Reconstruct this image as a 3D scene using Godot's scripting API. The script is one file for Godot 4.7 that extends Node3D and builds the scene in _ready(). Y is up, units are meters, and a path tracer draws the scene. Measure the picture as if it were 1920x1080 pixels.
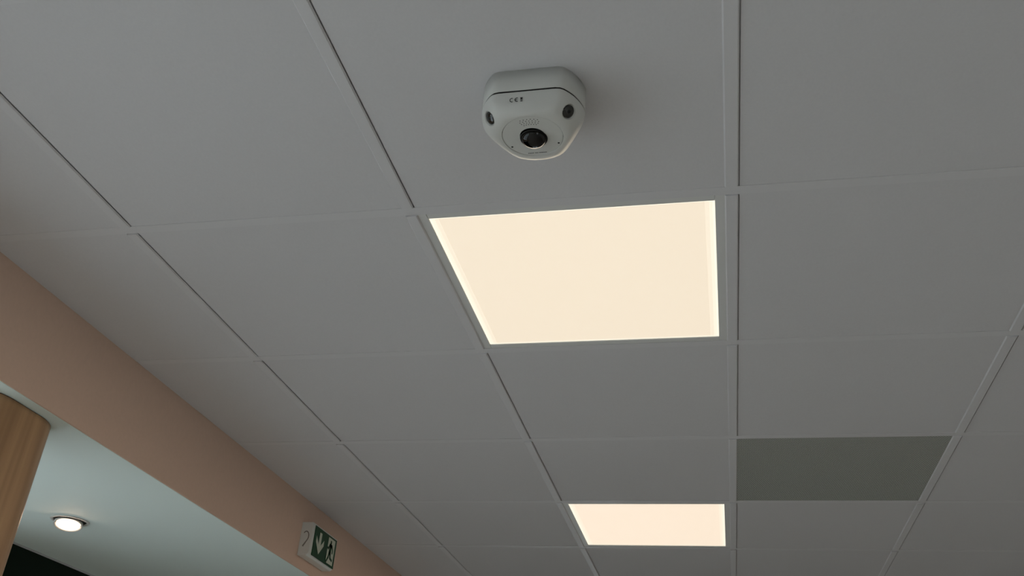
extends Node3D
# A suspended office ceiling seen from below: tiles in a T-grid, two LED panels, a fisheye security camera,
# a perforated vent tile, a peach bulkhead with an exit sign, a lower alcove ceiling with a downlight and a wooden pillar.

const CEIL := 2.7          # underside of the T-grid
const MODULE := 0.6        # grid spacing
const TEE := 0.024         # width of a grid bar
const WALL_X := -1.54      # face of the bulkhead
const SOFFIT := 2.458      # underside of the lower ceiling
const BACK_X := -2.485     # wall at the back of the alcove
const ROOM_R := 4.2        # right wall
const ROOM_N := 4.0        # wall behind the camera
const ROOM_F := -7.5       # far wall

var M := {}

func _ready() -> void:
	# ---------- camera
	var cam := Camera3D.new()
	cam.name = "camera"
	cam.fov = 34.14587
	cam.near = 0.02
	cam.position = Vector3(-0.0484975, 1.6964918, 1.3974399)
	cam.rotation = Vector3(0.521504, 0.2382797, 0.0727808)
	add_child(cam)
	cam.current = true
	# ---------- sky: bright overcast day outside the windows
	var sm := ProceduralSkyMaterial.new()
	sm.sky_top_color = Color(0.765, 0.815, 0.855)
	sm.sky_horizon_color = Color(0.815, 0.86, 0.885)
	sm.ground_bottom_color = Color(0.55, 0.56, 0.56)
	sm.ground_horizon_color = Color(0.62, 0.64, 0.65)
	sm.energy_multiplier = 1.0
	var sky := Sky.new()
	sky.sky_material = sm
	var env := Environment.new()
	env.background_mode = Environment.BG_SKY
	env.sky = sky
	env.background_energy_multiplier = 5.3
	env.tonemap_mode = Environment.TONE_MAPPER_LINEAR
	env.tonemap_exposure = 1.0
	env.sdfgi_enabled = true
	env.ssao_enabled = true
	env.ssil_enabled = true
	var we := WorldEnvironment.new()
	we.name = "environment"
	we.environment = env
	add_child(we)
	make_materials()
	build_shell()
	build_ceiling()
	build_lights()
	build_vent()
	build_pillar()
	build_downlight()
	build_exit_sign()
	build_security_camera()

# ---------------------------------------------------------------- helpers
func mat(c: Color, rough := 0.8, spec := 0.5) -> StandardMaterial3D:
	var m := StandardMaterial3D.new()
	m.albedo_color = c
	m.roughness = rough
	m.metallic_specular = spec
	return m

func noise_tex(lo: Color, hi: Color, size: int, freq: float, stretch: Vector2, seed_: int, octaves := 4) -> ImageTexture:
	var n := FastNoiseLite.new()
	n.seed = seed_
	n.frequency = freq
	n.fractal_octaves = octaves
	var im := Image.create(size, size, false, Image.FORMAT_RGB8)
	for y in size:
		for x in size:
			# wrapped on a torus so that the repeat has no seam
			var a := TAU * x / size
			var b := TAU * y / size
			var v := n.get_noise_3d(cos(a) * 40.0 * stretch.x + cos(b) * 13.0 * stretch.y, sin(a) * 40.0 * stretch.x, sin(b) * 40.0 * stretch.y) * 0.5 + 0.5
			im.set_pixel(x, y, lo.lerp(hi, clampf(v, 0, 1)))
	return ImageTexture.create_from_image(im)

func make_materials() -> void:
	var tile := mat(Color(0.845, 0.84, 0.845), 0.9, 0.2)
	tile.albedo_texture = noise_tex(Color(0.97, 0.97, 0.97), Color(1, 1, 1), 128, 0.35, Vector2(1, 1), 3)
	tile.uv1_triplanar = true
	tile.uv1_world_triplanar = true
	tile.uv1_scale = Vector3(3, 3, 3)
	M.tile = tile
	M.tee = mat(Color(0.84, 0.835, 0.84), 0.55, 0.3)
	var peach := mat(Color(0.88, 0.765, 0.69), 0.85, 0.3)
	peach.albedo_texture = noise_tex(Color(0.97, 0.97, 0.97), Color(1, 1, 1), 128, 0.2, Vector2(1, 1), 5)
	peach.uv1_triplanar = true
	peach.uv1_world_triplanar = true
	peach.uv1_scale = Vector3(2, 2, 2)
	M.peach = peach
	M.soffit = mat(Color(0.93, 0.985, 0.97), 0.8, 0.3)
	M.wall = mat(Color(0.91, 0.89, 0.86), 0.85, 0.3)
	M.dark = mat(Color(0.09, 0.14, 0.105), 0.7, 0.2)
	M.floor = mat(Color(0.80, 0.77, 0.73), 0.6, 0.4)
	M.slab = mat(Color(0.35, 0.35, 0.35), 0.9, 0.1)
	M.pave = mat(Color(0.74, 0.74, 0.73), 0.9, 0.2)
	M.alu = mat(Color(0.75, 0.76, 0.77), 0.4, 0.5)
	M.white_plastic = mat(Color(0.86, 0.86, 0.84), 0.35, 0.4)
	M.white_paint = mat(Color(0.85, 0.85, 0.84), 0.5, 0.4)
	M.ink = mat(Color(0.07, 0.07, 0.07), 0.6, 0.3)
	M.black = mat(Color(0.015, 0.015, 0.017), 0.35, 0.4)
	var glass := mat(Color(0.93, 0.97, 0.96, 0.08), 0.0, 0.5)
	glass.transparency = BaseMaterial3D.TRANSPARENCY_ALPHA
	M.glass = glass
	var wood := mat(Color(1, 1, 1), 0.45, 0.4)
	wood.albedo_texture = noise_tex(Color(0.56, 0.43, 0.31), Color(0.78, 0.63, 0.47), 256, 0.11, Vector2(1.0, 0.06), 11)
	wood.uv1_triplanar = true
	wood.uv1_world_triplanar = true
	wood.uv1_scale = Vector3(1.2, 1.2, 1.2)
	M.wood = wood
	var green := mat(Color(0.015, 0.24, 0.12), 0.35, 0.4)
	M.green = green

	M.sign_white = mat(Color(0.80, 0.82, 0.76), 0.4, 0.4)

func struct_node(called: String) -> Node3D:
	var o := Node3D.new()
	o.name = called
	o.set_meta("kind", "structure")
	add_child(o, true)
	return o

func thing(called: String, label: String, category: String, at: Vector3, group := "") -> Node3D:
	var o := Node3D.new()
	o.name = called
	o.position = at
	o.set_meta("label", label)
	o.set_meta("category", category)
	if group != "":
		o.set_meta("group", group)
	add_child(o, true)
	return o

func mesh_node(called: String, mesh: Mesh, m: Material, parent: Node3D, at := Vector3.ZERO) -> MeshInstance3D:
	var o := MeshInstance3D.new()
	o.name = called
	o.mesh = mesh
	o.material_override = m
	o.position = at
	o.cast_shadow = GeometryInstance3D.SHADOW_CASTING_SETTING_ON
	parent.add_child(o, true)
	return o

func quad(st: SurfaceTool, a: Vector3, b: Vector3, c: Vector3, d: Vector3) -> void:
	# a b c d clockwise seen from the front
	for v in [a, b, c, a, c, d]:
		st.add_vertex(v)

func finish(st: SurfaceTool) -> ArrayMesh:
	st.generate_normals()
	return st.commit()

func new_st(smooth: bool) -> SurfaceTool:
	var st := SurfaceTool.new()
	st.begin(Mesh.PRIMITIVE_TRIANGLES)
	st.set_smooth_group(0 if smooth else -1)
	return st

# a box with chamfered edges, centred on the origin
func cham_box(size: Vector3, b: float) -> ArrayMesh:
	var st := new_st(false)
	add_cham_box(st, Vector3.ZERO, size, b)
	return finish(st)

func add_cham_box(st: SurfaceTool, at: Vector3, size: Vector3, b: float) -> void:
	var h := size * 0.5
	b = minf(b, minf(h.x, minf(h.y, h.z)) * 0.95)
	var pts: Array[Vector3] = []
	var planes := []
	# faces
	for ax in 3:
		for s in [-1.0, 1.0]:
			var n := Vector3.ZERO
			n[ax] = s
			planes.append(n)
	var u_ax := [1, 2, 0]
	var v_ax := [2, 0, 1]
	for i in planes.size():
		var n: Vector3 = planes[i]
		var ax := i / 2
		var ua: int = u_ax[ax]
		var va: int = v_ax[ax]
		var q := []
		for k in [[-1, -1], [1, -1], [1, 1], [-1, 1]]:
			var p := Vector3.ZERO
			p[ax] = n[ax] * h[ax]
			p[ua] = k[0] * (h[ua] - b)
			p[va] = k[1] * (h[va] - b)
			q.append(at + p)
		face(st, q, n)
	# edges
	for ax in 3:
		var ua: int = u_ax[ax]
		var va: int = v_ax[ax]
		for su in [-1.0, 1.0]:
			for sv in [-1.0, 1.0]:
				var q := []
				for k in [[-1, 0], [1, 0], [1, 1], [-1, 1]]:
					var p := Vector3.ZERO
					p[ax] = k[0] * (h[ax] - b)
					p[ua] = su * (h[ua] if k[1] == 0 else h[ua] - b)
					p[va] = sv * (h[va] - b if k[1] == 0 else h[va])
					q.append(at + p)
				var n := Vector3.ZERO
				n[ua] = su
				n[va] = sv
				face(st, q, n)
	# corners
	for sx in [-1.0, 1.0]:
		for sy in [-1.0, 1.0]:
			for sz in [-1.0, 1.0]:
				var s := Vector3(sx, sy, sz)
				var q := [at + s * Vector3(h.x, h.y - b, h.z - b), at + s * Vector3(h.x - b, h.y, h.z - b), at + s * Vector3(h.x - b, h.y - b, h.z)]
				face(st, q, s)

func face(st: SurfaceTool, q: Array, n: Vector3) -> void:
	# adds a flat polygon so that its front points along n (front faces run clockwise)
	var c: Vector3 = (q[1] - q[0]).cross(q[2] - q[0])
	if c.dot(n) > 0.0:
		q = q.duplicate()
		q.reverse()
	for i in range(1, q.size() - 1):
		st.add_vertex(q[0])
		st.add_vertex(q[i])
		st.add_vertex(q[i + 1])

func box(called: String, lo: Vector3, hi: Vector3, m: Material, parent: Node3D, b := 0.0015) -> MeshInstance3D:
	return mesh_node(called, cham_box(hi - lo, b), m, parent, (lo + hi) * 0.5)

# a surface of revolution about y; profile of (radius, y), turned so that the outside faces outward when y falls along the profile
func lathe(profile: Array, seg := 64, smooth := true) -> ArrayMesh:
	var st := new_st(smooth)
	add_lathe(st, profile, seg)
	return finish(st)

func add_lathe(st: SurfaceTool, profile: Array, seg := 64) -> void:
	for i in profile.size() - 1:
		var p: Vector2 = profile[i]
		var q: Vector2 = profile[i + 1]
		for k in seg:
			var a := TAU * k / seg
			var b := TAU * (k + 1) / seg
			var p0 := Vector3(p.x * cos(a), p.y, p.x * sin(a))
			var p1 := Vector3(p.x * cos(b), p.y, p.x * sin(b))
			var q0 := Vector3(q.x * cos(a), q.y, q.x * sin(a))
			var q1 := Vector3(q.x * cos(b), q.y, q.x * sin(b))
			if p.x > 1e-6:
				for v in [p0, p1, q1]:
					st.add_vertex(v)
			if q.x > 1e-6:
				for v in [p0, q1, q0]:
					st.add_vertex(v)

# a prism of a polygon in the xy plane, thickness along +z
func prism(poly: PackedVector2Array, thick: float) -> ArrayMesh:
	var st := new_st(false)
	add_prism(st, poly, thick)
	return finish(st)

func add_prism(st: SurfaceTool, poly: PackedVector2Array, thick: float) -> void:
	var t := Geometry2D.triangulate_polygon(poly)
	for i in range(0, t.size(), 3):
		var a := poly[t[i]]
		var b := poly[t[i + 1]]
		var c := poly[t[i + 2]]
		face(st, [Vector3(a.x, a.y, thick), Vector3(b.x, b.y, thick), Vector3(c.x, c.y, thick)], Vector3(0, 0, 1))
		face(st, [Vector3(a.x, a.y, 0), Vector3(b.x, b.y, 0), Vector3(c.x, c.y, 0)], Vector3(0, 0, -1))
	var ccw := not Geometry2D.is_polygon_clockwise(poly)
	for i in poly.size():
		var a := poly[i]
		var b := poly[(i + 1) % poly.size()]
		var d := b - a
		var n := Vector3(d.y, -d.x, 0) if ccw else Vector3(-d.y, d.x, 0)
		face(st, [Vector3(a.x, a.y, 0), Vector3(b.x, b.y, 0), Vector3(b.x, b.y, thick), Vector3(a.x, a.y, thick)], n)

# ---------------------------------------------------------------- room shell
func build_shell() -> void:
	var f := struct_node("floor")
	box("floor_slab", Vector3(BACK_X - 0.2, -0.2, ROOM_F - 0.2), Vector3(ROOM_R + 0.2, 0, ROOM_N + 0.2), M.floor, f)
	var wr := struct_node("wall_right")
	box("wall_panel", Vector3(ROOM_R, 0, ROOM_F), Vector3(ROOM_R + 0.2, 2.76, ROOM_N), M.wall, wr)
	var wf := struct_node("wall_far")
	window_wall(wf, "window_3", -2.3, -0.4, ROOM_F, ROOM_F - 0.2, 2)  # unseen window, added to brighten the far alcove and bulkhead
	var wb := struct_node("wall_back")
	window_wall(wb, "window_2", 2.2, 3.6, ROOM_N, ROOM_N + 0.2, 1)  # unseen window behind the camera, added for more even daylight
	# bulkhead dropping from the main ceiling
	var wl := struct_node("wall_left")
	box("bulkhead", Vector3(WALL_X - 0.005, SOFFIT, ROOM_F), Vector3(WALL_X, 2.76, ROOM_N), M.peach, wl, 0.0012)
	# wall at the back of the alcove, with the window opening
	var w0 := -1.15
	var w1 := 3.75
	box("dark_wall", Vector3(BACK_X - 0.2, 0, ROOM_F), Vector3(BACK_X, SOFFIT, w0), M.dark, wl)
	box("end_pier", Vector3(BACK_X - 0.2, 0, w1), Vector3(BACK_X, SOFFIT, ROOM_N), M.wall, wl)
	box("window_base", Vector3(BACK_X - 0.2, 0, w0), Vector3(BACK_X, 0.3, w1), M.wall, wl)
	box("window_head", Vector3(BACK_X - 0.2, 2.4, w0), Vector3(BACK_X, SOFFIT, w1), M.wall, wl)
	var so := struct_node("ceiling_alcove")
	box("soffit_board", Vector3(BACK_X - 0.2, SOFFIT, ROOM_F), Vector3(WALL_X - 0.005, SOFFIT + 0.06, ROOM_N), M.soffit, so)
	var tr := struct_node("trim_1")
	box("edge_bead", Vector3(BACK_X, SOFFIT - 0.006, ROOM_F), Vector3(BACK_X + 0.006, SOFFIT, w0), M.alu, tr, 0.001)
	# shop window
	var wn := struct_node("window_1")
	var x0 := BACK_X - 0.14
	var x1 := BACK_X - 0.08
	box("frame_sill", Vector3(x0, 0.3, w0), Vector3(x1, 0.36, w1), M.alu, wn)
	box("frame_head", Vector3(x0, 2.34, w0), Vector3(x1, 2.4, w1), M.alu, wn)
	var n := 4
	var step := (w1 - w0 - 0.06) / n
	for i in n + 1:
		var z := w0 + step * i
		box("mullion", Vector3(x0, 0.36, z), Vector3(x1, 2.34, z + 0.06), M.alu, wn)
	for i in n:
		var z := w0 + step * i
		box("pane", Vector3(x0 + 0.026, 0.36, z + 0.06), Vector3(x0 + 0.034, 2.34, z + step), M.glass, wn, 0.0005)
	# pavement outside
	var pv := struct_node("ground_outside")
	box("paving_slab", Vector3(-14, -0.25, -18), Vector3(BACK_X - 0.2, -0.05, 14), M.pave, pv)
	box("paving_slab", Vector3(BACK_X - 0.2, -0.25, -18), Vector3(12, -0.05, ROOM_F - 0.2), M.pave, pv)
	box("paving_slab", Vector3(BACK_X - 0.2, -0.25, ROOM_N + 0.2), Vector3(12, -0.05, 14), M.pave, pv)

# a wall across the room with one glazed opening from x b0 to b1; zi is its inner face, zo its outer face
func window_wall(parent: Node3D, window_name: String, b0: float, b1: float, zi: float, zo: float, panes: int) -> void:
	var lo := minf(zi, zo)
	var hi := maxf(zi, zo)
	box("wall_pier", Vector3(BACK_X - 0.2, 0, lo), Vector3(b0, 2.76, hi), M.wall, parent)
	box("wall_pier", Vector3(b1, 0, lo), Vector3(ROOM_R + 0.2, 2.76, hi), M.wall, parent)
	box("window_base", Vector3(b0, 0, lo), Vector3(b1, 0.3, hi), M.wall, parent)
	box("window_head", Vector3(b0, 2.4, lo), Vector3(b1, 2.76, hi), M.wall, parent)
	var w := struct_node(window_name)
	var z := (lo + hi) / 2 - 0.03
	box("frame_sill", Vector3(b0, 0.3, z), Vector3(b1, 0.36, z + 0.06), M.alu, w)
	box("frame_head", Vector3(b0, 2.34, z), Vector3(b1, 2.4, z + 0.06), M.alu, w)
	var step := (b1 - b0 - 0.06) / panes
	for i in panes + 1:
		var x := b0 + step * i
		box("mullion", Vector3(x, 0.36, z), Vector3(x + 0.06, 2.34, z + 0.06), M.alu, w)
	for i in panes:
		var x := b0 + step * i
		box("pane", Vector3(x + 0.06, 0.36, z + 0.026), Vector3(x + step, 2.34, z + 0.034), M.glass, w, 0.0005)

# ---------------------------------------------------------------- suspended ceiling
const COL0 := -3
const COL1 := 6
const ROW0 := -6     # towards the back of the room
const ROW1 := 12     # towards the far end

func cell(c: int, r: int) -> String:
	if c == -1 and (r == 0 or r == 3):
		return "panel"
	if c == 0 and r == 2:
		return "vent"
	return "tile"

func build_ceiling() -> void:
	var ce := struct_node("ceiling")
	box("ceiling_slab", Vector3(WALL_X - 0.3, 2.80, ROOM_F - 0.2), Vector3(ROOM_R + 0.2, 3.0, ROOM_N + 0.2), M.slab, ce)
	box("plenum_side", Vector3(ROOM_R, 2.76, ROOM_F), Vector3(ROOM_R + 0.1, 2.80, ROOM_N), M.slab, ce)
	box("plenum_side", Vector3(WALL_X - 0.1, 2.76, ROOM_F), Vector3(WALL_X, 2.80, ROOM_N), M.slab, ce)
	box("plenum_side", Vector3(WALL_X, 2.76, ROOM_F - 0.1), Vector3(ROOM_R, 2.80, ROOM_F), M.slab, ce)
	box("plenum_side", Vector3(WALL_X, 2.76, ROOM_N), Vector3(ROOM_R, 2.80, ROOM_N + 0.1), M.slab, ce)
	var drop := 0.0032           # the bars stand this far below the tiles
	var y_tile := CEIL + drop
	var x_end := MODULE * (COL1 + 1)
	# runners lie across the room, one at each row line
	var run_drop := 0.0010       # the runners are nearly flush
	var run_lo := Vector3(WALL_X + 0.003, 0, 0)
	var run_len := x_end - run_lo.x
	var run_mesh := cham_box(Vector3(run_len, run_drop, TEE), 0.0003)
	for r in range(ROW0, ROW1 + 2):
		mesh_node("main_runner", run_mesh, M.tee, ce, Vector3(run_lo.x + run_len / 2, y_tile - run_drop / 2, -r * MODULE))
	# short bars between the runners
	var tee_len := MODULE - TEE - 0.002
	var prof := PackedVector2Array([Vector2(-TEE / 2, drop), Vector2(-TEE / 2, drop - 0.0006), Vector2(-TEE / 2 + 0.0022, 0), Vector2(TEE / 2 - 0.0022, 0), Vector2(TEE / 2, drop - 0.0006), Vector2(TEE / 2, drop)])
	var tee_mesh := prism(prof, tee_len)
	for c in range(COL0 + 1, COL1 + 2):
		for r in range(ROW0, ROW1 + 1):
			mesh_node("cross_tee", tee_mesh, M.tee, ce, Vector3(c * MODULE, CEIL, -(r + 0.5) * MODULE - tee_len / 2))
	# tiles
	# a tile is a board with a rebate along one side, which shows as a narrow groove beside the bar
	var groove := 0.0018
	var st := new_st(false)
	add_cham_box(st, Vector3(0, 0.0095, 0), Vector3(0.594, 0.011, 0.594), 0.0005)
	var face_lo := -0.3 + TEE / 2 + groove
	add_cham_box(st, Vector3((face_lo + 0.297) / 2, 0.0021, 0), Vector3(0.297 - face_lo, 0.0042, 0.594), 0.0004)
	var full := finish(st)
	var cut_w := 0.337
	st = new_st(false)
	add_cham_box(st, Vector3(0, 0.0075, 0), Vector3(cut_w, 0.015, 0.594), 0.0005)
	var cut := finish(st)
	var rng := RandomNumberGenerator.new()
	rng.seed = 7
	for r in range(ROW0, ROW1 + 1):
		for c in range(COL0, COL1 + 1):
			var lift := rng.randf_range(0.0, 0.0003)
			if cell(c, r) != "tile":
				continue
			var at := Vector3((c + 0.5) * MODULE, y_tile + lift, -(r + 0.5) * MODULE)
			if c == COL0:
				at.x = (COL0 + 1) * MODULE - 0.003 - cut_w / 2
				mesh_node("ceiling_tile", cut, M.tile, ce, at)
			else:
				mesh_node("ceiling_tile", full, M.tile, ce, at)
	# closing strips where the grid ends
	box("edge_board", Vector3(x_end + 0.012, CEIL, ROOM_F), Vector3(ROOM_R, CEIL + 0.05, ROOM_N), M.tile, ce) if x_end + 0.012 < ROOM_R else null
	var zf := -(ROW1 + 1) * MODULE
	if zf - 0.012 > ROOM_F:
		box("edge_board", Vector3(WALL_X, CEIL + 0.004, ROOM_F), Vector3(ROOM_R, CEIL + 0.05, zf - 0.012), M.tile, ce)
	var zn := -ROW0 * MODULE
	if zn + 0.012 < ROOM_N:
		box("edge_board", Vector3(WALL_X, CEIL + 0.004, zn + 0.012), Vector3(ROOM_R, CEIL + 0.05, ROOM_N), M.tile, ce)

# ---------------------------------------------------------------- LED panels
func build_lights() -> void:
	led_panel(0, "square warm white LED ceiling panel beside the round security camera", Color(0.91, 0.845, 0.75), 1.0)
	led_panel(3, "square warm white LED ceiling panel level with the row beyond the perforated tile", Color(0.955, 0.875, 0.785), 1.0)

func led_panel(row: int, label: String, tint: Color, glow: float) -> void:
	var y := CEIL + 0.0035
	var o := thing("led_panel", label, "light", Vector3(-0.5 * MODULE, y, -(row + 0.5) * MODULE), "LED panels in the ceiling")
	var half := 0.297
	var lit := 0.2705
	var st := new_st(false)
	for s in [-1.0, 1.0]:
		var w := half - lit
		add_cham_box(st, Vector3(s * (lit + w / 2), 0.006, 0), Vector3(w, 0.012, half * 2), 0.001)
		add_cham_box(st, Vector3(0, 0.006, s * (lit + w / 2)), Vector3(lit * 2, 0.012, w), 0.001)
	mesh_node("frame", finish(st), M.white_paint, o)
	var back := cham_box(Vector3(half * 2, 0.006, half * 2), 0.001)
	mesh_node("back_plate", back, M.alu, o, Vector3(0, 0.0155, 0))
	var em := mat(Color(0.72, 0.71, 0.69), 0.6, 0.3)
	em.emission_enabled = true
	em.emission = tint
	em.emission_energy_multiplier = glow
	# the light guide is fed from its sides: narrow brighter strips along the edges
	var widths := [0.004, 0.006, 0.008]
	var inner := lit
	for i in 3:
		var e2: StandardMaterial3D = em.duplicate()
		e2.emission = tint.lerp(Color(0.99, 0.955, 0.87), [1.0, 0.66, 0.33][i])
		for s in [-1.0, 1.0]:
			mesh_node("led_strip", cham_box(Vector3(widths[i], 0.004, lit * 2 - 0.008), 0.0002), e2, o, Vector3(s * (inner - widths[i] / 2), 0.004, 0))
			if i == 0:
				mesh_node("led_strip", cham_box(Vector3(lit * 2, 0.004, 0.004), 0.0002), e2, o, Vector3(0, 0.004, s * (lit - 0.002)))
		inner -= widths[i]
	mesh_node("diffuser", cham_box(Vector3(inner * 2, 0.004, lit * 2 - 0.008), 0.0003), em, o, Vector3(0, 0.004, 0))
	var al := AreaLight3D.new()
	al.name = "panel_light"
	al.area_size = Vector2(lit * 2, lit * 2)
	al.light_color = tint
	al.light_energy = 0.6
	al.light_specular = 0.0
	al.area_range = 12.0
	al.shadow_enabled = true
	al.rotation = Vector3(-PI / 2, 0, 0)
	al.position = Vector3(0, -0.004, 0)
	o.add_child(al)

# ---------------------------------------------------------------- perforated tile
func build_vent() -> void:
	var o := thing("perforated_vent_panel", "grey perforated metal vent tile set in the ceiling grid", "vent", Vector3(0.5 * MODULE, CEIL + 0.0033, -2.5 * MODULE))
	var n := 64
	var im := Image.create(n, n, false, Image.FORMAT_RGB8)
	for y in n:
		for x in n:
			var d := 99.0
			for q in [Vector2(0, 0), Vector2(64, 0), Vector2(0, 64), Vector2(64, 64), Vector2(32, 32)]:
				d = minf(d, Vector2(x + 0.5, y + 0.5).distance_to(q))
			im.set_pixel(x, y, Color(0.05, 0.05, 0.05) if d < 17.0 else Color(0.85, 0.86, 0.83))
	var m := mat(Color(1, 1, 1), 0.85, 0.1)
	m.albedo_texture = ImageTexture.create_from_image(im)
	m.uv1_triplanar = true
	m.uv1_scale = Vector3(140, 140, 140)
	mesh_node("perforated_sheet", cham_box(Vector3(0.594, 0.002, 0.594), 0.0004), m, o, Vector3(0, 0.001, 0))
	var st := new_st(false)
	for s in [-1.0, 1.0]:
		add_cham_box(st, Vector3(s * 0.292, 0.017, 0), Vector3(0.01, 0.03, 0.594), 0.0004)
		add_cham_box(st, Vector3(0, 0.017, s * 0.292), Vector3(0.574, 0.03, 0.01), 0.0004)
	mesh_node("rim", finish(st), M.alu, o)

# ---------------------------------------------------------------- wooden pillar
func build_pillar() -> void:
	var o := thing("wooden_pillar", "brown wood veneer pillar with rounded corners under the lower ceiling", "pillar", Vector3(-1.740, 0, -0.326))
	var hx := 0.159
	var hz := 0.155
	var r := 0.105
	var pts := PackedVector2Array()
	for k in 4:
		var cx: float = [1, -1, -1, 1][k] * (hx - r)
		var cz: float = [1, 1, -1, -1][k] * (hz - r)
		for i in 13:
			var a := PI / 2 * (k + i / 12.0)
			pts.append(Vector2(cx + r * cos(a), cz + r * sin(a)))
	var st := new_st(true)
	var top := SOFFIT - 0.002
	var n := pts.size()
	for i in n:
		var p := pts[i]
		var q := pts[(i + 1) % n]
		quad(st, Vector3(p.x, 0, p.y), Vector3(q.x, 0, q.y), Vector3(q.x, top, q.y), Vector3(p.x, top, p.y))
	mesh_node("veneer", finish(st), M.wood, o)
	var core := PackedVector2Array()
	for p in pts:
		core.append(p * 0.985)
	var c := mesh_node("core", prism(core, SOFFIT), M.ink, o)
	c.rotation.x = -PI / 2

# ---------------------------------------------------------------- downlight
func build_downlight() -> void:
	var o := thing("downlight", "small round tilting downlight glowing in the lower ceiling", "light", Vector3(-2.076, SOFFIT, -1.214))
	# trim ring lying on the ceiling
	mesh_node("trim_ring", lathe([Vector2(0.050, 0.0), Vector2(0.060, 0.0), Vector2(0.0605, -0.0012), Vector2(0.0585, -0.0030), Vector2(0.0550, -0.0038), Vector2(0.0515, -0.0030), Vector2(0.0505, 0.0)], 64), M.white_plastic, o)
	mesh_node("hole_shade", lathe([Vector2(0.0515, 0.0), Vector2(0.0515, -0.0006), Vector2(0.0, -0.0006)], 48), M.black, o)  # flat black disc, painted-in shade of the hole around the lamp
	# lamp head tilted towards the room
	var head := Node3D.new()
	head.name = "lamp_head"
	o.add_child(head)
	var n := Vector3(0.15, -0.95, 0.22).normalized()
	var y := -n
	var x := y.cross(Vector3(0, 0, 1)).normalized()
	head.basis = Basis(x, y, x.cross(y))
	head.position = Vector3(-0.012, -0.0115, -0.013)
	mesh_node("gimbal_ring", lathe([Vector2(0.039, 0.012), Vector2(0.0440, 0.012), Vector2(0.0445, 0.0), Vector2(0.0438, -0.0008), Vector2(0.0418, -0.0012), Vector2(0.0398, -0.0004), Vector2(0.0390, 0.002), Vector2(0.039, 0.012)], 64), M.white_plastic, head)
	var em := mat(Color(0.95, 0.93, 0.9), 0.3, 0.3)
	em.emission_enabled = true
	em.emission = Color(1.0, 0.86, 0.74)
	em.emission_energy_multiplier = 1.8
	mesh_node("lamp_lens", lathe([Vector2(0.0372, 0.004), Vector2(0.0372, 0.0008), Vector2(0.0364, 0.0), Vector2(0.0, 0.0)], 64), em, head)
	mesh_node("lamp_back", lathe([Vector2(0.0, 0.010), Vector2(0.0388, 0.010), Vector2(0.0388, 0.005), Vector2(0.0, 0.005)], 32), M.black, head)
	var sp := AreaLight3D.new()
	sp.name = "downlight_light"
	sp.area_size = Vector2(0.06, 0.06)
	sp.light_color = Color(1.0, 0.84, 0.70)
	sp.light_energy = 0.09
	sp.area_range = 8.0
	sp.shadow_enabled = true
	sp.rotation = Vector3(-PI / 2, 0, 0)
	sp.position = Vector3(0, -0.0015, 0)
	head.add_child(sp)

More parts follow.
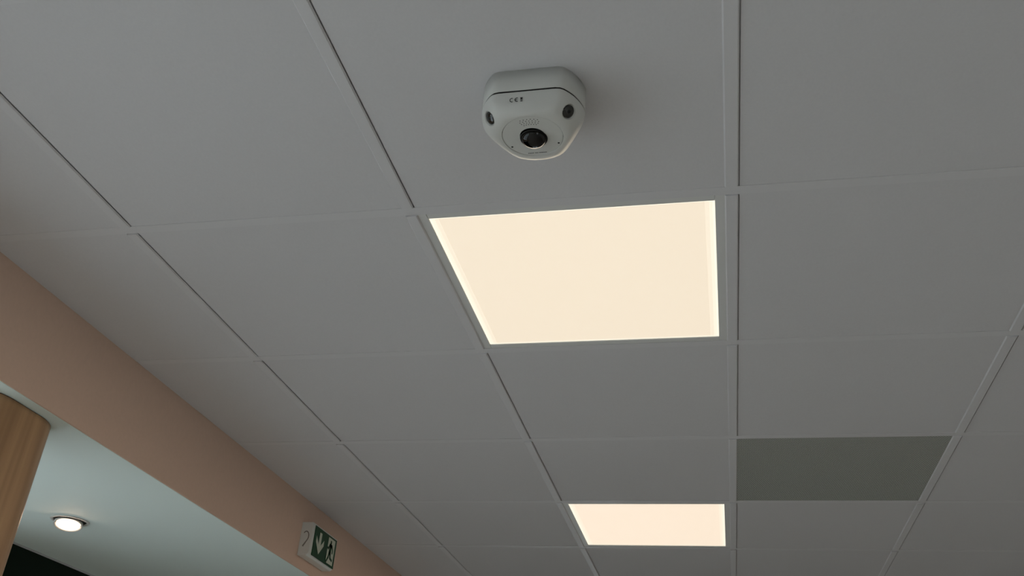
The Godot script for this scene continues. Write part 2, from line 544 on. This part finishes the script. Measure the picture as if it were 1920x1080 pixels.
# ---------------------------------------------------------------- exit sign
func build_exit_sign() -> void:
	# local frame: x along the bulkhead away from the viewer (world -z), y up, z out of the wall (world +x)
	var o := thing("exit_sign", "green emergency exit sign with down arrow and running figure on the bulkhead", "sign", Vector3(WALL_X, 2.5585, -1.893))
	o.rotation.y = PI / 2
	var w := 0.243
	var h := 0.119
	var d := 0.042
	# housing with a rounded lower edge
	var prof := PackedVector2Array()
	prof.append(Vector2(0, h / 2))
	prof.append(Vector2(d, h / 2))
	for i in 9:
		var a := PI / 2 * i / 8.0
		prof.append(Vector2(d - 0.016 + 0.016 * cos(a), -h / 2 + 0.016 - 0.016 * sin(a)))
	prof.append(Vector2(0, -h / 2))
	var hs := mesh_node("housing", prism(prof, w), M.white_plastic, o, Vector3(w / 2, 0, 0))
	hs.rotation.y = -PI / 2
	# thin grey hook-shaped mark on the end cap
	var hook := PackedVector2Array()
	for i in 15:
		var a := deg_to_rad(140.0 - 190.0 * i / 14)
		hook.append(Vector2(cos(a) * 0.013, sin(a) * 0.020 + 0.008))
	hook.append(Vector2(-0.004, -0.030))
	hook.append(Vector2(-0.009, -0.027))
	for i in 15:
		var a := deg_to_rad(-50.0 + 190.0 * i / 14)
		hook.append(Vector2(cos(a) * 0.009, sin(a) * 0.016 + 0.008))
	var end := mesh_node("end_cap_mark", prism(hook, 0.0006), mat(Color(0.50, 0.48, 0.45), 0.6), o, Vector3(-w / 2, 0, d * 0.5))
	end.rotation.y = -PI / 2
	# plate
	var pw := 0.212
	var ph := 0.108
	var plate := mesh_node("sign_plate", cham_box(Vector3(pw, ph, 0.003), 0.0005), M.green, o, Vector3(0.008, 0.0005, d + 0.0015))
	var to := func(u: float, v: float) -> Vector2: return Vector2((u - 0.5) * pw, (0.5 - v) * ph)
	var arrow := PackedVector2Array()
	for p in [[0.257, 0.85], [0.085, 0.50], [0.085, 0.30], [0.210, 0.54], [0.210, 0.13], [0.304, 0.13], [0.304, 0.54], [0.430, 0.30], [0.430, 0.50]]:
		arrow.append(to.call(p[0], p[1]))
	mesh_node("arrow", prism(arrow, 0.0004), M.sign_white, plate, Vector3(0, 0, 0.0015))
	var door := PackedVector2Array([to.call(0.615, 0.065), to.call(0.925, 0.065), to.call(0.925, 0.93), to.call(0.615, 0.93)])
	mesh_node("door_shape", prism(door, 0.0004), M.sign_white, plate, Vector3(0, 0, 0.0015))
	var st := new_st(false)
	var head := PackedVector2Array()
	for i in 16:
		head.append(to.call(0.745, 0.19) + Vector2(cos(TAU * i / 16), sin(TAU * i / 16)) * 0.0062)
	add_prism(st, head, 0.0004)
	for s in [[0.75, 0.30, 0.735, 0.56, 0.016], [0.70, 0.315, 0.80, 0.315, 0.009], [0.70, 0.31, 0.655, 0.44, 0.006], [0.655, 0.44, 0.62, 0.42, 0.006], [0.80, 0.31, 0.85, 0.43, 0.006], [0.85, 0.43, 0.845, 0.53, 0.006], [0.725, 0.54, 0.695, 0.72, 0.0085], [0.695, 0.72, 0.625, 0.90, 0.007], [0.755, 0.54, 0.785, 0.73, 0.0085], [0.785, 0.73, 0.875, 0.77, 0.007]]:
		var a: Vector2 = to.call(s[0], s[1])
		var b: Vector2 = to.call(s[2], s[3])
		var t: Vector2 = (b - a).normalized() * (s[4] * 0.35)
		var nn: Vector2 = (b - a).normalized().orthogonal() * (s[4] * 0.66)
		add_prism(st, PackedVector2Array([a - t + nn, a - t - nn, b + t - nn, b + t + nn]), 0.0004)
	mesh_node("running_figure", finish(st), M.green, plate, Vector3(0, 0, 0.0019))

# ---------------------------------------------------------------- fisheye security camera
const CR := 0.0815      # radius over the lobes
const CFLAT := 0.0635   # distance of the flats
const CDISC := 0.0475   # radius of the round face

func lobe(a: float) -> float:
	# outline of the body: a circle with three flats, their corners rounded
	var r := CR
	for k in 3:
		var d := cos(a - (PI / 2 + TAU / 3 * k))
		if d > 0.2:
			var f := (CFLAT if k == 0 else 0.0725) / d
			var h := maxf(0.006 - absf(f - r), 0.0) / 0.006
			r = minf(f, r) - h * h * 0.006 * 0.25
	return r

func cover_point(a: float, t: float) -> Vector3:
	# t 0 at the seam, 1 at the edge of the round face; y is measured from the ceiling
	var e := lobe(a)
	var fall := t * PI / 2
	var r := CDISC + (e - CDISC) * pow(cos(fall), 0.9)
	var y := -0.0446 - 0.0359 * pow(sin(fall), 1.15)
	return Vector3(r * cos(a), y, r * sin(a))

func cover_normal(a: float, t: float) -> Vector3:
	var p := cover_point(a, t)
	var du := cover_point(a + 0.01, t) - p
	var dv := cover_point(a, minf(t + 0.01, 0.999)) - cover_point(a, minf(t + 0.01, 0.999) - 0.01)
	var n := du.cross(dv).normalized()
	return n if n.dot(Vector3(cos(a), -1, sin(a))) > 0 else -n

func build_security_camera() -> void:
	var o := thing("security_camera", "white fisheye security camera with black domed lens fixed to a ceiling tile", "camera", Vector3(-0.303, CEIL + 0.0032, 0.287))
	var shell := mat(Color(0.81, 0.81, 0.79), 0.42, 0.4)
	var seg := 216
	# base that stands against the tile
	var st := new_st(true)
	var prof := [[1.0, 0.0, -0.004], [1.0, 0.0, 0.0], [1.0, -0.0402, 0.0], [1.0, -0.0408, -0.0006], [1.0, -0.0408, -0.010]]
	for i in prof.size() - 1:
		for k in seg:
			var a := TAU * k / seg
			var b := TAU * (k + 1) / seg
			var p := []
			for q in [[a, prof[i]], [b, prof[i]], [b, prof[i + 1]], [a, prof[i + 1]]]:
				var r: float = lobe(q[0]) + q[1][2]
				p.append(Vector3(r * cos(q[0]), q[1][1], r * sin(q[0])))
			quad(st, p[0], p[1], p[2], p[3])
	mesh_node("base_housing", finish(st), shell, o)
	# seam
	var core := PackedVector2Array()
	for k in 72:
		var a := TAU * k / 72
		core.append(Vector2(cos(a), -sin(a)) * (lobe(a) - 0.0012))
	var sm := mesh_node("seam_gasket", prism(core, 0.0045), M.black, o, Vector3(0, -0.0450, 0))
	sm.rotation.x = -PI / 2
	# cover with three sunken windows
	var leds := [PI / 6, PI * 5 / 6, -PI / 2]
	var t_led := 0.50
	var centres: Array[Vector3] = []
	var normals: Array[Vector3] = []
	for a in leds:
		centres.append(cover_point(a, t_led))
		normals.append(cover_normal(a, t_led))
	var rl := 0.0118
	var depth := 0.0045
	var rows := 90
	var grid := []
	for i in rows + 1:
		var line := []
		for k in seg * 2:
			var a := TAU * k / (seg * 2)
			var p := cover_point(a, float(i) / rows)
			for j in 3:
				var d := p - centres[j]
				var flat_d := (d - normals[j] * d.dot(normals[j])).length()
				if flat_d < rl and d.length() < 0.02:
					var s := clampf((rl - flat_d) / 0.0008, 0.0, 1.0)
					p = p.lerp(p - normals[j] * (d.dot(normals[j]) + depth), s)
			line.append(p)
		grid.append(line)
	st = new_st(true)
	var nk := seg * 2
	for i in rows:
		for k in nk:
			var k2 := (k + 1) % nk
			quad(st, grid[i][k], grid[i][k2], grid[i + 1][k2], grid[i + 1][k])
	# return lip at the seam and at the round face
	for k in nk:
		var k2 := (k + 1) % nk
		var a0: Vector3 = grid[0][k]
		var a1: Vector3 = grid[0][k2]
		quad(st, a0 * Vector3(0.9, 1, 0.9), a1 * Vector3(0.9, 1, 0.9), a1, a0)
		var b0: Vector3 = grid[rows][k]
		var b1: Vector3 = grid[rows][k2]
		quad(st, b0, b1, b1 + Vector3(0, 0.006, 0), b0 + Vector3(0, 0.006, 0))
	var cover := mesh_node("cover", finish(st), shell, o)
	# windows of the infrared lamps
	var ir := mat(Color(0.10, 0.10, 0.085), 0.12, 0.6)
	for j in 3:
		var w := Node3D.new()
		w.name = "infrared_lamp"
		o.add_child(w, true)
		var y := -normals[j]
		var x := y.cross(Vector3(0.3, 0.2, 0.9)).normalized()
		w.transform = Transform3D(Basis(x, y, x.cross(y)), centres[j] - normals[j] * (depth - 0.0002))
		mesh_node("window", lathe([Vector2(0.0100, 0.0), Vector2(0.0100, -0.0016), Vector2(0.0070, -0.0024), Vector2(0.0, -0.0027)], 40), ir, w)
		mesh_node("emitter", lathe([Vector2(0.0028, -0.002), Vector2(0.0026, -0.0032), Vector2(0.0, -0.0042)], 24), M.black, w)
	# round face
	var fy := -0.0800
	var rf := CDISC - 0.0006
	var facem := mesh_node("face_disc", lathe([Vector2(rf, 0.006), Vector2(rf, 0.0004), Vector2(rf - 0.0005, 0.0), Vector2(0.020, 0.0), Vector2(0.0195, 0.0008), Vector2(0.0195, 0.006)], 96, false), shell, o, Vector3(0, fy, 0))
	# lens
	var lens := Node3D.new()
	lens.name = "lens"
	lens.position = Vector3(0.001, fy, -0.005)
	o.add_child(lens)
	mesh_node("lens_rim", lathe([Vector2(0.0215, -0.0002), Vector2(0.0212, -0.0012), Vector2(0.0198, -0.0016), Vector2(0.0192, -0.0004)], 64), M.black, lens)
	var dome := []
	for i in 17:
		var a := PI / 2 * i / 16.0
		dome.append(Vector2(0.0194 * cos(a), -0.0006 - 0.0125 * sin(a)))
	var gl := mat(Color(0.01, 0.01, 0.011), 0.03, 0.45)
	mesh_node("dome", lathe(dome, 64), gl, lens)
	# loudspeaker holes
	st = new_st(false)
	var rows_h := [[0.0285, 6], [0.0325, 7], [0.0365, 7], [0.0405, 6]]
	for q in rows_h:
		var cnt: int = q[1]
		for i in cnt:
			var a := PI / 2 + (i - (cnt - 1) / 2.0) * 0.135
			var c := Vector3(q[0] * cos(a) + 0.001, fy - 0.00015, q[0] * sin(a))
			var poly := []
			for e in 8:
				poly.append(c + Vector3(cos(TAU * e / 8), 0, sin(TAU * e / 8)) * 0.00085)
			face(st, poly, Vector3(0, -1, 0))
	var holes := mesh_node("speaker_holes", finish(st), M.ink, o)
	holes.set_meta("kind", "stuff")
	# two small screw holes
	for p in [Vector2(-0.0365, -0.0215), Vector2(0.0375, -0.0205)]:
		var sc := mesh_node("screw_hole", lathe([Vector2(0.0017, 0.0), Vector2(0.0016, -0.0003), Vector2(0.0, -0.0003)], 16), M.ink, o, Vector3(p.x, fy, p.y))
	# line of small print on the face
	st = new_st(false)
	var x := -0.0145
	for q in [0.0019, 0.0016, 0.0021, 0.0015, 0.0022, -0.0012, 0.0016, 0.002, 0.0014, -0.001, 0.0017, 0.0013, 0.0019, 0.0022, 0.0012, 0.0018, 0.002]:
		if q > 0:
			add_cham_box(st, Vector3(x + q * 0.4, fy - 0.0001, -0.0405), Vector3(q * 0.8, 0.0002, 0.0015), 0.00005)
		x += absf(q) + 0.0001
	mesh_node("small_print", finish(st), M.ink, o)
	# conformity marks on the near facet
	var mark := Node3D.new()
	mark.name = "conformity_mark"
	o.add_child(mark)
	var am := PI / 2 + 0.24
	var tm := 0.30
	var mn := cover_normal(PI / 2, tm)
	var rx := Vector3(1, 0, 0.0)
	mark.transform = Transform3D(Basis(rx, mn.cross(rx), mn), cover_point(am, tm) + mn * 0.0008)
	st = new_st(false)
	for c in 2:
		var cx := -0.0062 + c * 0.0078
		for i in 12:
			var a := deg_to_rad(65 + i * 230.0 / 12)
			var b := deg_to_rad(65 + (i + 1) * 230.0 / 12)
			var ro := 0.0036
			var ri := 0.0025
			face(st, [Vector3(cx + ro * cos(a), ro * sin(a), 0.0003), Vector3(cx + ro * cos(b), ro * sin(b), 0.0003), Vector3(cx + ri * cos(b), ri * sin(b), 0.0003), Vector3(cx + ri * cos(a), ri * sin(a), 0.0003)], Vector3(0, 0, 1))
	face(st, [Vector3(-0.0016, -0.0005, 0.0003), Vector3(0.0022, -0.0005, 0.0003), Vector3(0.0022, 0.0005, 0.0003), Vector3(-0.0016, 0.0005, 0.0003)], Vector3(0, 0, 1))
	mesh_node("lettering", finish(st), M.ink, mark)
	st = new_st(false)
	for s in [[-0.0016, 0.0036, 0.0016, -0.0006], [0.0016, 0.0036, -0.0016, -0.0006], [-0.0016, 0.003, 0.0016, 0.003], [-0.0013, 0.003, -0.0009, -0.0006], [0.0013, 0.003, 0.0009, -0.0006], [-0.0009, -0.0006, 0.0009, -0.0006], [-0.0017, -0.0026, 0.0017, -0.0026]]:
		var a := Vector2(s[0] + 0.0085, s[1])
		var b := Vector2(s[2] + 0.0085, s[3])
		var nn := (b - a).normalized().orthogonal() * (0.0007 if s[1] == s[3] and s[1] < -0.002 else 0.0004)
		face(st, [Vector3(a.x + nn.x, a.y + nn.y, 0.0003), Vector3(a.x - nn.x, a.y - nn.y, 0.0003), Vector3(b.x - nn.x, b.y - nn.y, 0.0003), Vector3(b.x + nn.x, b.y + nn.y, 0.0003)], Vector3(0, 0, 1))
	mesh_node("bin_symbol", finish(st), M.ink, mark)
